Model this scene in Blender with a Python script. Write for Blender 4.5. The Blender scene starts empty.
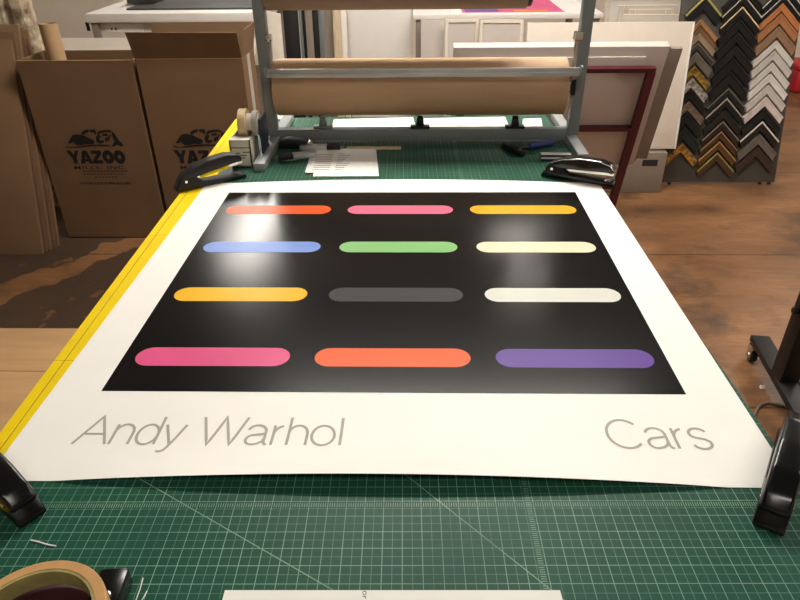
import bpy, bmesh, math, random
from mathutils import Matrix, Vector
random.seed(7)
sc = bpy.context.scene
C = sc.collection
PI = math.pi

# ------------------------------------------------------------------ camera
F, YAW, PITCH, ROLL = 653.565, -0.02762, 0.54651, -0.01173
CAM = Vector((0.041, -1.291, 1.6))
_f = Vector((math.sin(YAW)*math.cos(PITCH), math.cos(YAW)*math.cos(PITCH), -math.sin(PITCH)))
_r = Vector((math.cos(YAW), -math.sin(YAW), 0)); _u = _r.cross(_f)
R_ = _r*math.cos(ROLL) + _u*math.sin(ROLL); U_ = -_r*math.sin(ROLL) + _u*math.cos(ROLL)
cd = bpy.data.cameras.new('camera'); cam = bpy.data.objects.new('camera', cd); C.objects.link(cam)
m = Matrix((R_, U_, -_f)).transposed().to_4x4(); m.translation = CAM
cam.matrix_world = m
cd.sensor_width = 36; cd.lens = F/800*36; cd.clip_start = .01
sc.camera = cam

def ray(x, y): return _f*F + R_*(x-400) - U_*(y-300)
def at_z(x, y, z): d = ray(x, y); return CAM + d*((z-CAM.z)/d.z)
def at_y(x, y, Y): d = ray(x, y); return CAM + d*((Y-CAM.y)/d.y)
def at_x(x, y, X): d = ray(x, y); return CAM + d*((X-CAM.x)/d.x)
def at_plane(x, y, o, n): d = ray(x, y); return CAM + d*((o-CAM).dot(n)/d.dot(n))

# ------------------------------------------------------------------ materials
def lin(c): c /= 255; return c/12.92 if c <= .04045 else ((c+.055)/1.055)**2.4
def rgb(t): return (lin(t[0]), lin(t[1]), lin(t[2]), 1)
def M(name, col, rough=.5, metal=0, var=.08, scale=12, bump=0, bscale=60, col2=None, stretch=(1,1,1), emit=None, spec=.5, rvar=0):
    mt = bpy.data.materials.new(name); mt.use_nodes = True
    nt = mt.node_tree; b = nt.nodes['Principled BSDF']
    b.inputs['Roughness'].default_value = rough; b.inputs['Metallic'].default_value = metal
    b.inputs['Specular IOR Level'].default_value = spec
    tc = nt.nodes.new('ShaderNodeTexCoord'); mp = nt.nodes.new('ShaderNodeMapping')
    mp.inputs['Scale'].default_value = stretch
    nt.links.new(tc.outputs['Object'], mp.inputs['Vector'])
    n = nt.nodes.new('ShaderNodeTexNoise'); n.inputs['Scale'].default_value = scale; n.inputs['Detail'].default_value = 5
    nt.links.new(mp.outputs['Vector'], n.inputs['Vector'])
    r = nt.nodes.new('ShaderNodeValToRGB'); a = rgb(col)
    if col2: c1, c2 = a, rgb(col2)
    else:
        c1 = tuple(min(1, v*(1-var)) for v in a[:3])+(1,); c2 = tuple(min(1, v*(1+var)) for v in a[:3])+(1,)
    r.color_ramp.elements[0].position = .32; r.color_ramp.elements[1].position = .68
    r.color_ramp.elements[0].color = c1; r.color_ramp.elements[1].color = c2
    nt.links.new(n.outputs['Fac'], r.inputs['Fac']); nt.links.new(r.outputs['Color'], b.inputs['Base Color'])
    if rvar:
        mr = nt.nodes.new('ShaderNodeMapRange'); mr.inputs[3].default_value = rough-rvar; mr.inputs[4].default_value = rough+rvar
        nt.links.new(n.outputs['Fac'], mr.inputs[0]); nt.links.new(mr.outputs[0], b.inputs['Roughness'])
    if bump:
        n2 = nt.nodes.new('ShaderNodeTexNoise'); n2.inputs['Scale'].default_value = bscale; n2.inputs['Detail'].default_value = 4
        nt.links.new(mp.outputs['Vector'], n2.inputs['Vector'])
        bp = nt.nodes.new('ShaderNodeBump'); bp.inputs['Strength'].default_value = bump; bp.inputs['Distance'].default_value = .01
        nt.links.new(n2.outputs['Fac'], bp.inputs['Height']); nt.links.new(bp.outputs['Normal'], b.inputs['Normal'])
    if emit:
        b.inputs['Emission Color'].default_value = rgb(emit[0]); b.inputs['Emission Strength'].default_value = emit[1]
    return mt

def floor_material():
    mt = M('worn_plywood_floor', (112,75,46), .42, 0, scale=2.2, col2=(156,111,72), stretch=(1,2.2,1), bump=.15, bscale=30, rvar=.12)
    nt = mt.node_tree; b = nt.nodes['Principled BSDF']
    base = b.inputs['Base Color'].links[0].from_socket
    tc = nt.nodes.new('ShaderNodeTexCoord')
    # fine grain along x
    mp = nt.nodes.new('ShaderNodeMapping'); mp.inputs['Scale'].default_value = (1.2, 14, 1); nt.links.new(tc.outputs['Object'], mp.inputs['Vector'])
    g = nt.nodes.new('ShaderNodeTexNoise'); g.inputs['Scale'].default_value = 5; g.inputs['Detail'].default_value = 8; g.inputs['Distortion'].default_value = 1.6
    nt.links.new(mp.outputs['Vector'], g.inputs['Vector'])
    gr = nt.nodes.new('ShaderNodeMapRange'); gr.inputs[1].default_value = .3; gr.inputs[2].default_value = .7; gr.inputs[3].default_value = .72; gr.inputs[4].default_value = 1.12
    nt.links.new(g.outputs['Fac'], gr.inputs[0])
    mx = nt.nodes.new('ShaderNodeMix'); mx.data_type = 'RGBA'; mx.blend_type = 'MULTIPLY'; mx.inputs[0].default_value = 1
    nt.links.new(base, mx.inputs[6]); nt.links.new(gr.outputs[0], mx.inputs[7])
    # dirt stains
    s = nt.nodes.new('ShaderNodeTexNoise'); s.inputs['Scale'].default_value = 3.1; s.inputs['Detail'].default_value = 9; s.inputs['Roughness'].default_value = .62
    nt.links.new(tc.outputs['Object'], s.inputs['Vector'])
    sr = nt.nodes.new('ShaderNodeMapRange'); sr.inputs[1].default_value = .50; sr.inputs[2].default_value = .66; sr.inputs[3].default_value = 0; sr.inputs[4].default_value = .75
    nt.links.new(s.outputs['Fac'], sr.inputs[0])
    mx2 = nt.nodes.new('ShaderNodeMix'); mx2.data_type = 'RGBA'
    nt.links.new(sr.outputs[0], mx2.inputs[0]); nt.links.new(mx.outputs[2], mx2.inputs[6]); mx2.inputs[7].default_value = rgb((52,42,36))
    # sheet seams
    br = nt.nodes.new('ShaderNodeTexBrick'); br.inputs['Scale'].default_value = 1; br.inputs['Brick Width'].default_value = 2.44
    br.inputs['Row Height'].default_value = 1.22; br.inputs['Mortar Size'].default_value = .006; br.inputs['Mortar Smooth'].default_value = .3
    br.inputs['Color1'].default_value = (1,1,1,1); br.inputs['Color2'].default_value = (.86,.86,.88,1); br.inputs['Mortar'].default_value = (.3,.27,.25,1)
    mp2 = nt.nodes.new('ShaderNodeMapping'); mp2.inputs['Location'].default_value = (.35, -.504, 0); nt.links.new(tc.outputs['Object'], mp2.inputs['Vector'])
    nt.links.new(mp2.outputs['Vector'], br.inputs['Vector'])
    mx3 = nt.nodes.new('ShaderNodeMix'); mx3.data_type = 'RGBA'; mx3.blend_type = 'MULTIPLY'; mx3.inputs[0].default_value = 1
    nt.links.new(mx2.outputs[2], mx3.inputs[6]); nt.links.new(br.outputs['Color'], mx3.inputs[7])
    sx = nt.nodes.new('ShaderNodeSeparateXYZ'); nt.links.new(tc.outputs['Object'], sx.inputs[0])
    def mth(op, a, c, d=None):
        n = nt.nodes.new('ShaderNodeMath'); n.operation = op
        for i, v in enumerate((a, c, d)):
            if v is None: continue
            if isinstance(v, (int, float)): n.inputs[i].default_value = v
            else: nt.links.new(v, n.inputs[i])
        return n.outputs[0]
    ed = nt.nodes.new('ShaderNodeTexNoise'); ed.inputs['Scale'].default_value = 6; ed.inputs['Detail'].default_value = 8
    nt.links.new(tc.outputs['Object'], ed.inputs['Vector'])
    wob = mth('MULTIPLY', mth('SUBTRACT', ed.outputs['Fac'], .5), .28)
    # object x, y measured from the floor's own middle; darker tone covers x < -.65 (world), lighter worn stripe runs through it
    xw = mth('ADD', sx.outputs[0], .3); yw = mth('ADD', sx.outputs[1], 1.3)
    dark_area = mth('LESS_THAN', mth('ADD', xw, wob), -.66)
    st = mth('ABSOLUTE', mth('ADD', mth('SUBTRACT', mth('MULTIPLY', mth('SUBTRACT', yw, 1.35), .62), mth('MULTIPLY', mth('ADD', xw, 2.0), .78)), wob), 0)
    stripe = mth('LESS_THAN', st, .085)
    flecks = mth('GREATER_THAN', ed.outputs['Fac'], .66)
    pf = mth('MULTIPLY', mth('MULTIPLY', dark_area, mth('SUBTRACT', 1, stripe)), mth('SUBTRACT', 1, mth('MULTIPLY', flecks, .8)))
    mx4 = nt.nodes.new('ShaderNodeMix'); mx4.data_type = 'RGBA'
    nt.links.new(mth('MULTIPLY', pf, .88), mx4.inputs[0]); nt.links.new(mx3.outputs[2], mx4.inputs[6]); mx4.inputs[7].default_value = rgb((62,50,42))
    nt.links.new(mx4.outputs[2], b.inputs['Base Color'])
    return mt

TH0 = .024
def mat_material():
    mt = M('green_cutting_mat', (27,78,60), .42, var=.1, scale=6, spec=.2)
    nt = mt.node_tree; b = nt.nodes['Principled BSDF']; base = b.inputs['Base Color'].links[0].from_socket
    N = nt.nodes.new; L = nt.links.new
    tc = N('ShaderNodeTexCoord'); mp = N('ShaderNodeMapping'); L(tc.outputs['Object'], mp.inputs['Vector'])
    mp.inputs['Rotation'].default_value = (0, 0, .008)
    def mc(X, Y):
        dx, dy = X+.028, Y-.08
        x_ = dx*math.cos(TH0)+dy*math.sin(TH0); y_ = -dx*math.sin(TH0)+dy*math.cos(TH0)
        a_ = .008
        return Vector((x_*math.cos(a_)-y_*math.sin(a_), x_*math.sin(a_)+y_*math.cos(a_)))
    o0 = mc(-.001, -.696); off = Vector((round(o0.x/.0254)*.0254-o0.x, round(o0.y/.0254)*.0254-o0.y))
    mc_ = lambda X, Y: mc(X, Y)+off
    mp.inputs['Location'].default_value = (off.x, off.y, 0)
    sp = N('ShaderNodeSeparateXYZ'); L(mp.outputs['Vector'], sp.inputs[0])
    def math_(op, a, bb=None):
        n = N('ShaderNodeMath'); n.operation = op
        for i, v in enumerate((a, bb)):
            if v is None: continue
            if isinstance(v, (int, float)): n.inputs[i].default_value = v
            else: L(v, n.inputs[i])
        return n.outputs[0]
    def line(co, period, w):    # 1 near multiples of period
        t = math_('PINGPONG', co, period/2)
        return math_('LESS_THAN', t, w)
    def band(co, c, h):
        return math_('LESS_THAN', math_('ABSOLUTE', math_('SUBTRACT', co, c)), h)
    x, y = sp.outputs[0], sp.outputs[1]
    maj = math_('MAXIMUM', line(x, .0254, .00045), line(y, .0254, .00045))
    mnr = math_('MAXIMUM', line(x, .0127, .0003), line(y, .0127, .0003))
    # ruler ticks
    tk = math_('MULTIPLY', band(y, mc_(0,-.677).y, .0035), line(x, .003175, .0005))
    tk2 = math_('MULTIPLY', band(x, mc_(.197,-.782).x, .0035), line(y, .003175, .0005))
    # diagonals: 60 and 45 degrees
    def through(p, q):
        d = (q-p).normalized(); n = Vector((-d.y, d.x))
        return band(math_('ADD', math_('MULTIPLY', x, n.x), math_('MULTIPLY', y, n.y)), n.dot(p), .0006)
    d1 = through(mc_(-.241,-.699), mc_(-.061,-.804)); d2 = through(mc_(.051,-.646), mc_(.149,-.747))
    strong = maj
    for e in (tk, tk2, d1, d2): strong = math_('MAXIMUM', strong, e)
    # worn patches of the print
    wn = N('ShaderNodeTexNoise'); wn.inputs['Scale'].default_value = 9; L(tc.outputs['Object'], wn.inputs['Vector'])
    wr = N('ShaderNodeMapRange'); wr.inputs[1].default_value = .35; wr.inputs[2].default_value = .7; wr.inputs[3].default_value = 1; wr.inputs[4].default_value = .45
    L(wn.outputs['Fac'], wr.inputs[0])
    fac = math_('MULTIPLY', math_('MAXIMUM', math_('MULTIPLY', strong, .6), math_('MULTIPLY', mnr, .38)), wr.outputs[0])
    mx = N('ShaderNodeMix'); mx.data_type = 'RGBA'; L(fac, mx.inputs[0]); L(base, mx.inputs[6]); mx.inputs[7].default_value = rgb((176,212,186))
    L(mx.outputs[2], b.inputs['Base Color'])
    return mt

MT = {}
def K(n, *a, **k): MT[n] = M(n, *a, **k); return MT[n]
K('paper_white', (250,247,240), .5, var=.01); K('sheet_white', (240,238,232), .6, var=.02)
K('art_black', (23,21,21), .19, var=.15, scale=5, spec=.28)
K('ink_grey', (172,167,160), .6, var=.03); K('ink_dark', (52,50,54), .7)
K('yellow', (240,208,12), .6, var=.04, spec=.15); K('seam_dark', (172,146,14), .6)
K('table_wood', (120,96,66), .5, var=.15); K('table_steel', (60,62,64), .4, .4)
K('black_plastic', (13,13,14), .22, var=.1); K('black_matte', (17,17,18), .5); K('rubber', (20,20,20), .8)
K('chrome', (210,208,202), .22, 1); K('steel_grey', (132,140,142), .42, .55, var=.05); K('rack_grey', (134,142,144), .45, .0, var=.06)
K('rack_light', (170,174,174), .4, .4); K('aluminium', (200,204,204), .35, .5)
K('kraft', (198,162,124), .62, var=.05, scale=4, stretch=(1,8,8)); K('kraft_core', (150,112,74), .8); K('kraft_dull', (150,128,108), .7, var=.05)
K('cardboard', (122,92,64), .78, var=.07, scale=5); K('cardboard_dark', (106,78,54), .8, var=.08, scale=5); K('cardboard_edge', (186,150,110), .85)
K('print_black', (18,16,16), .7); K('tube_card', (186,152,112), .7, var=.06)
K('masking', (222,196,150), .7, var=.04); K('tape_tan', (196,150,96), .6, var=.08, scale=40); K('tape_core', (150,138,84), .7, var=.25, scale=30)
K('tape_grey', (176,172,160), .5); K('box_white', (222,216,204), .6, var=.03); K('navy', (30,40,62), .5); K('blue_grip', (32,52,110), .5)
K('maroon', (80,26,36), .4, var=.1); K('maroon_dark', (58,22,26), .35)
K('cream', (226,214,198), .6, var=.03); K('lilac_grey', (200,189,181), .7, var=.03, scale=3); K('taupe', (140,126,112), .7, var=.05)
K('board_grey', (140,128,118), .7, var=.05); K('wall', (232,220,204), .8, var=.04, scale=3); K('ceil', (120,116,110), .9)
K('bench_white', (236,230,222), .5, var=.02); K('mat_grey', (66,66,66), .6); K('dark_slot', (40,36,34), .8)
K('display_grey', (74,70,62), .7, var=.08, scale=6); K('tan_board', (200,160,114), .35, var=.1, scale=3, stretch=(1,7,1))
K('wood_pale', (206,186,154), .6, var=.12, scale=8, stretch=(6,6,1)); K('ornate', (112,84,58), .6, col2=(222,206,176), scale=20, bump=.8, bscale=45)
K('label_white', (236,232,226), .6); K('red', (180,30,40), .5); K('cable', (112,98,84), .6); K('pink', (226,92,140), .5); K('purple', (120,84,160), .5); K('orange', (240,150,70), .5)
K('glow', (255,244,226), .5, emit=((255,249,240), 9.0)); K('glow_low', (255,244,226), .5, emit=((255,249,240), 3.6)); K('glow_key', (255,244,226), .5, emit=((255,249,240), 11.5)); K('glow_dim', (255,244,226), .5, emit=((255,248,238), 1.3)); K('glow_mid', (255,244,226), .5, emit=((255,249,240), 6.0)); K('fixture', (220,220,215), .6)
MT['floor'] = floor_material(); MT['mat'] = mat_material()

# ------------------------------------------------------------------ geometry helpers
class B:
    def __init__(s): s.bm = bmesh.new(); s.mi = 0
    def _add(s, t, mat=None):
        if mat is not None: bmesh.ops.transform(t, matrix=mat, verts=t.verts)
        for f in t.faces: f.material_index = s.mi
        bmesh.ops.recalc_face_normals(t, faces=t.faces)
        me = bpy.data.meshes.new('tmp'); t.to_mesh(me); t.free(); s.bm.from_mesh(me); bpy.data.meshes.remove(me)
        return s
    def box(s, x0, x1, y0, y1, z0, z1, bev=0, seg=2, mat=None):
        t = bmesh.new(); bmesh.ops.create_cube(t, size=1)
        for v in t.verts: v.co = Vector((x0+(v.co.x+.5)*(x1-x0), y0+(v.co.y+.5)*(y1-y0), z0+(v.co.z+.5)*(z1-z0)))
        if bev: bmesh.ops.bevel(t, geom=t.edges[:], offset=bev, segments=seg, affect='EDGES', profile=.5)
        return s._add(t, mat)
    def slab(s, c, th, bev=0):     # c: four corners of the front face in order, thickened backwards along -normal
        c = [Vector(p) for p in c]; n = (c[1]-c[0]).cross(c[2]-c[0]).normalized()
        return s.hexa(c, [p-n*th for p in c], bev)
    def hexa(s, a, b, bev=0):
        t = bmesh.new(); va = [t.verts.new(p) for p in a]; vb = [t.verts.new(p) for p in b]; k = len(a)
        t.faces.new(va); t.faces.new(vb[::-1])
        for i in range(k): t.faces.new((va[i], vb[i], vb[(i+1) % k], va[(i+1) % k]))
        bmesh.ops.recalc_face_normals(t, faces=t.faces)
        if bev: bmesh.ops.bevel(t, geom=t.edges[:], offset=bev, segments=2, affect='EDGES', profile=.5)
        return s._add(t)
    def prism(s, poly, y0, y1, bev=0, mat=None, seg=2):     # poly in (x,z), extruded along y
        t = bmesh.new(); va = [t.verts.new((p[0], y0, p[1])) for p in poly]; vb = [t.verts.new((p[0], y1, p[1])) for p in poly]; k = len(poly)
        t.faces.new(va); t.faces.new(vb[::-1])
        for i in range(k): t.faces.new((va[i], vb[i], vb[(i+1) % k], va[(i+1) % k]))
        bmesh.ops.recalc_face_normals(t, faces=t.faces)
        if bev: bmesh.ops.bevel(t, geom=t.edges[:], offset=bev, segments=seg, affect='EDGES', profile=.5)
        return s._add(t, mat)
    def cyl(s, p0, p1, r, seg=24, bev=0, r2=None):
        p0, p1 = Vector(p0), Vector(p1); d = p1-p0
        t = bmesh.new(); bmesh.ops.create_cone(t, cap_ends=True, segments=seg, radius1=r, radius2=r if r2 is None else r2, depth=d.length)
        if bev:
            ed = [e for e in t.edges if abs(e.verts[0].co.z-e.verts[1].co.z) < 1e-6]
            bmesh.ops.bevel(t, geom=ed, offset=bev, segments=2, affect='EDGES', profile=.5)
        q = d.to_track_quat('Z', 'Y').to_matrix().to_4x4(); q.translation = (p0+p1)/2
        return s._add(t, q)
    def ring(s, p0, p1, ro, ri, seg=48, bev=.001):
        p0, p1 = Vector(p0), Vector(p1); d = p1-p0; h = d.length
        prof = [(ri, -h/2), (ro-bev, -h/2), (ro, -h/2+bev), (ro, h/2-bev), (ro-bev, h/2), (ri, h/2)]
        t = bmesh.new(); rows = []
        for i in range(seg):
            a = 2*PI*i/seg; rows.append([t.verts.new((p[0]*math.cos(a), p[0]*math.sin(a), p[1])) for p in prof])
        for i in range(seg):
            for j in range(len(prof)):
                k = (j+1) % len(prof); n = (i+1) % seg
                t.faces.new((rows[i][j], rows[n][j], rows[n][k], rows[i][k]))
        q = d.to_track_quat('Z', 'Y').to_matrix().to_4x4(); q.translation = (p0+p1)/2
        return s._add(t, q)
    def tube(s, pts, r, seg=10):
        pts = [Vector(p) for p in pts]; t = bmesh.new(); rows = []
        for i, p in enumerate(pts):
            d = (pts[min(i+1, len(pts)-1)]-pts[max(i-1, 0)]).normalized(); q = d.to_track_quat('Z', 'Y').to_matrix()
            rows.append([t.verts.new(p + q @ Vector((r*math.cos(2*PI*k/seg), r*math.sin(2*PI*k/seg), 0))) for k in range(seg)])
        for a, b in zip(rows, rows[1:]):
            for k in range(seg): t.faces.new((a[k], a[(k+1) % seg], b[(k+1) % seg], b[k]))
        t.faces.new(rows[0][::-1]); t.faces.new(rows[-1])
        return s._add(t)
    def poly(s, pts):
        t = bmesh.new(); t.faces.new([t.verts.new(p) for p in pts])
        for f in t.faces: f.material_index = s.mi
        me = bpy.data.meshes.new('tmp'); t.to_mesh(me); t.free(); s.bm.from_mesh(me); bpy.data.meshes.remove(me)
        return s
WM = {}
def obj(name, b, mats, parent=None, world=True):
    bm = b.bm if isinstance(b, B) else b
    me = bpy.data.meshes.new(name); o = bpy.data.objects.new(name, me); C.objects.link(o)
    if parent is not None:
        W = WM[parent]; o.parent = parent
        if world: bmesh.ops.transform(bm, matrix=W.inverted(), verts=bm.verts)
        WM[o] = W
    else:
        xs = [v.co for v in bm.verts]
        c = Vector(((min(v.x for v in xs)+max(v.x for v in xs))/2, (min(v.y for v in xs)+max(v.y for v in xs))/2, min(v.z for v in xs)))
        bmesh.ops.translate(bm, vec=-c, verts=bm.verts); o.location = c; WM[o] = Matrix.Translation(c)
    bm.to_mesh(me); bm.free()
    if not isinstance(mats, (list, tuple)): mats = [mats]
    for x in mats: me.materials.append(MT[x] if isinstance(x, str) else x)
    for p in me.polygons: p.use_smooth = True
    me.set_sharp_from_angle(angle=.6)
    return o
def tag(o, label, cat, group=None, kind=None):
    o['label'] = label; o['category'] = cat
    if group: o['group'] = group
    if kind: o['kind'] = kind
    return o
def thing(name, label, cat, loc, rz=0, group=None, tilt=None):
    o = bpy.data.objects.new(name, None); C.objects.link(o); o.empty_display_size = .05
    mt = Matrix.Translation(Vector(loc)) @ Matrix.Rotation(rz, 4, 'Z')
    if tilt: mt = mt @ tilt
    o.matrix_world = mt; WM[o] = mt
    return tag(o, label, cat, group)
def struct(name, b, mats):
    o = obj(name, b, mats); o['kind'] = 'structure'; return o
def text_bm(s, width, height, origin, u, v, offset=0., n=None, lift=0., spacing=1.):
    """lettering as flat faces fitted to width x height on the plane spanned by u, v"""
    cu = bpy.data.curves.new('t', 'FONT'); cu.body = s; cu.size = 1; cu.offset = offset; cu.resolution_u = 4; cu.space_character = spacing
    to = bpy.data.objects.new('t', cu); C.objects.link(to)
    me = bpy.data.meshes.new_from_object(to.evaluated_get(bpy.context.evaluated_depsgraph_get()))
    bpy.data.objects.remove(to); bpy.data.curves.remove(cu)
    xs = [p.co.x for p in me.vertices]; ys = [p.co.y for p in me.vertices]
    x0, x1 = min(xs), max(xs); cap = .729
    u, v, origin = Vector(u), Vector(v), Vector(origin)
    nn = u.cross(v).normalized()
    bm = bmesh.new(); bm.from_mesh(me); bpy.data.meshes.remove(me)
    for p in bm.verts: p.co = origin + u*((p.co.x-x0)/(x1-x0)*width) + v*(p.co.y/cap*height) + nn*lift
    return bm
def merge(b, bm2):
    me = bpy.data.meshes.new('tmp'); 
    for f in bm2.faces: f.material_index = b.mi
    bm2.to_mesh(me); bm2.free(); b.bm.from_mesh(me); bpy.data.meshes.remove(me)

# ------------------------------------------------------------------ the room
X0, X1, Y0, Y1, H = -4.6, 5.2, -4.0, 6.6, 3.0
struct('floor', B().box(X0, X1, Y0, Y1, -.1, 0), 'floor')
struct('ceiling', B().box(X0, X1, Y0, Y1, H, H+.1), 'ceil')
struct('wall_back', B().box(X0, X1, Y1, Y1+.1, 0, H), 'wall')
struct('wall_front', B().box(X0, X1, Y0-.1, Y0, 0, H), 'wall')
struct('wall_left', B().box(X0-.1, X0, Y0, Y1, 0, H), 'wall')
struct('wall_right', B().box(X1, X1+.1, Y0, Y1, 0, H), 'wall')
struct('baseboard_back', B().box(X0, X1, Y1-.02, Y1, 0, .1, .003), 'wall')

def ceiling_light(cx, cy, lx, ly, label, gm):
    t = thing('ceiling_light', label, 'ceiling light', (cx, cy, H-.08), group='fluorescent ceiling lights')
    obj('housing', B().box(-lx/2-.03, lx/2+.03, -ly/2-.03, ly/2+.03, .03, .08, .004), 'fixture', t, False)
    obj('diffuser', B().box(-lx/2, lx/2, -ly/2, ly/2, 0, .03, .004), gm, t, False)
for cx, cy, lx, ly, gm, lab in ((-1.56, 4.75, .34, 1.9, 'glow_mid', 'long fluorescent ceiling light above the far benches left of the centre'),
                    (.98, 4.3, .4, 1.8, 'glow_dim', 'dim fluorescent ceiling light above the far benches right of the centre'),
                    (.25, 1.52, 2.0, .34, 'glow_key', 'long fluorescent ceiling light across the middle of the work table'),
                    (2.7, .4, .34, 1.5, 'glow_low', 'fluorescent ceiling light above the floor right of the table'),
                    (.2, -1.9, 1.5, .34, 'glow_low', 'fluorescent ceiling light above the near end of the table'),
                    (3.9, 3.4, .34, 1.5, 'glow', 'fluorescent ceiling light above the floor on the far right')):
    ceiling_light(cx, cy, lx, ly, lab, gm)

# ------------------------------------------------------------------ work table and cutting mat
TZ = .9
TH = .024
tb = thing('work_table', 'large work table with a yellow strip along its side, under the green mat', 'table', (-.028, .08, 0), TH)
obj('table_top', B().box(-.593, .593, -1.13, 1.13, .855, .8965, .002), 'table_wood', tb, False)
st = B().box(-.593, -.5755, -1.13, 1.13, .8965, .9, .0006, 1); st.box(-.573, -.521, -1.13, 1.13, .8965, .9, .0006, 1)
est = obj('edge_strip', st, 'yellow', tb, False); est['label'] = 'yellow edge strip'
sm = B().box(-.5757, -.5728, -1.13, 1.13, .8965, .8992)
for yy in (-.42, -.66, .1, .52): sm.box(-.592, -.521, yy-.0005, yy+.0005, .8995, .9002)
obj('strip_seam', sm, 'seam_dark', tb, False)
for sx in (-1, 1):
    for sy in (-1, 1):
        obj('leg', B().box(sx*.53-.03, sx*.53+.03, sy*1.04-.03, sy*1.04+.03, 0, .785, .004), 'table_steel', tb, False)
ap = B()
for sy in (-1, 1): ap.box(-.56, .56, sy*1.04-.015, sy*1.04+.015, .785, .855)
for sx in (-1, 1): ap.box(sx*.53-.015, sx*.53+.015, -1.04, 1.04, .785, .855)
obj('apron', ap, 'table_steel', tb, False)
cm = thing('cutting_mat', 'green self-healing cutting mat with pale grid lines covering the table', 'cutting mat', (-.028, .08, .8965), TH)
# mat object origin sits at the frame origin used by the grid material
mb = B().box(-.519, .593, -1.13, 1.13, 0, .0035, .0005, 1)
obj('mat_sheet', mb, 'mat', cm, False)

# ------------------------------------------------------------------ the poster
PX0, PX1, PY0, PY1 = -.573, .571, -.641, .517
def plift(x, y):
    t = max(0, min(1, (x-PX0)/(PX1-PX0))); arch = math.sin(PI*max(0, min(1, (t-.09)/.82)))**.8
    s = max(0, (-.545-y)/.105); b = max(0, (y-.44)/.077)
    return 0.0008 + .024*arch*s**1.7 + .010*arch*b**1.6
nx, ny = 60, 110
pb = bmesh.new(); rows = []
for j in range(ny+1):
    y = PY0+(PY1-PY0)*j/ny
    rows.append([pb.verts.new((PX0+(PX1-PX0)*i/nx, y, TZ+plift(PX0+(PX1-PX0)*i/nx, y))) for i in range(nx+1)])
for j in range(ny):
    for i in range(nx): pb.faces.new((rows[j][i], rows[j][i+1], rows[j+1][i+1], rows[j+1][i]))
r = bmesh.ops.extrude_face_region(pb, geom=pb.faces[:])
for e in r['geom']:
    if isinstance(e, bmesh.types.BMVert): e.co.z += .0004
bmesh.ops.recalc_face_normals(pb, faces=pb.faces[:])
pt = thing('art_poster', 'large white poster lying on the table with a black colour-striped picture', 'poster', (0, -.06, TZ))
obj('paper_sheet', pb, 'paper_white', pt)
ZP = TZ+.0014
art = B(); art.mi = 0
art.box(-.488, .488, -.4404, .4404, ZP, ZP+.0003)
cols = [(238,92,48), (232,112,140), (240,172,40), (128,156,222), (142,196,128), (240,226,196), (246,190,40), (70,68,70), (226,226,216), (228,92,140), (244,102,48), (104,72,158)]
for i in range(12):
    c, rw = i % 3, i//3
    cx, cy = -.325+.325*c, .3303-.2202*rw-.012
    art.mi = 1+i
    pts = []                                   # a plain long capsule of flat colour
    L_, h = .112, .028
    for k in range(13):
        a = -PI/2+PI*k/12; pts.append((cx+L_+h*math.cos(a), cy+h*math.sin(a), ZP+.0006))
    for k in range(13):
        a = PI/2+PI*k/12; pts.append((cx-L_+h*math.cos(a), cy+h*math.sin(a), ZP+.0006))
    art.poly(pts)
amats = ['art_black']+[M('ink_%d' % i, c, .3, var=.03, spec=.2) for i, c in enumerate(cols)]
obj('picture_panel', art, amats, pt)
def arc(cx, cy, rx, ry, a0, a1, n=22): return [(cx+rx*math.cos(math.radians(a0+(a1-a0)*k/n)), cy+ry*math.sin(math.radians(a0+(a1-a0)*k/n))) for k in range(n+1)]
XH = .71                                       # x height over cap height
GL = {'A': (.96, [[(.03,0), (.48,1), (.93,0)], [(.2,.36), (.76,.36)]]),
      'n': (.66, [[(.08,0), (.08,XH)], [(.08,.38)]+arc(.335,.42,.255,.29,180,0)[1:]+[(.59,0)]]),
      'd': (.74, [[(.64,0), (.64,1)], arc(.355,.355,.285,.355,0,360,40)]),
      'y': (.64, [[(.04,XH), (.33,.0)], [(.60,XH), (.30,-.12), (.24,-.22), (.16,-.26), (.06,-.25)]]),
      'W': (1.3, [[(.03,1), (.345,0), (.65,1), (.955,0), (1.27,1)]]),
      'a': (.70, [arc(.31,.49,.25,.22,165,0,16)+[(.56,.12), (.60,.02), (.66,.01)], [(.56,.42), (.40,.385), (.2,.355)]+arc(.25,.185,.19,.175,110,275,16)+[(.40,.045), (.52,.13), (.56,.25)]]),
      'r': (.42, [[(.08,0), (.08,XH)], [(.08,.36)]+arc(.37,.38,.29,.31,180,100,12)]),
      'h': (.66, [[(.08,0), (.08,1)], [(.08,.38)]+arc(.335,.42,.255,.29,180,0)[1:]+[(.59,0)]]),
      'o': (.74, [arc(.37,.355,.31,.355,0,360,40)]),
      'l': (.24, [[(.12,0), (.12,1)]]),
      'C': (1.0, [arc(.52,.5,.45,.5,42,318,40)]),
      's': (.60, [arc(.30,.53,.225,.18,20,180,14)+[(.10,.44), (.20,.385), (.42,.33), (.52,.25)]+arc(.30,.185,.235,.185,0,-165,14)]),
      ' ': (.36, [])}
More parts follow.
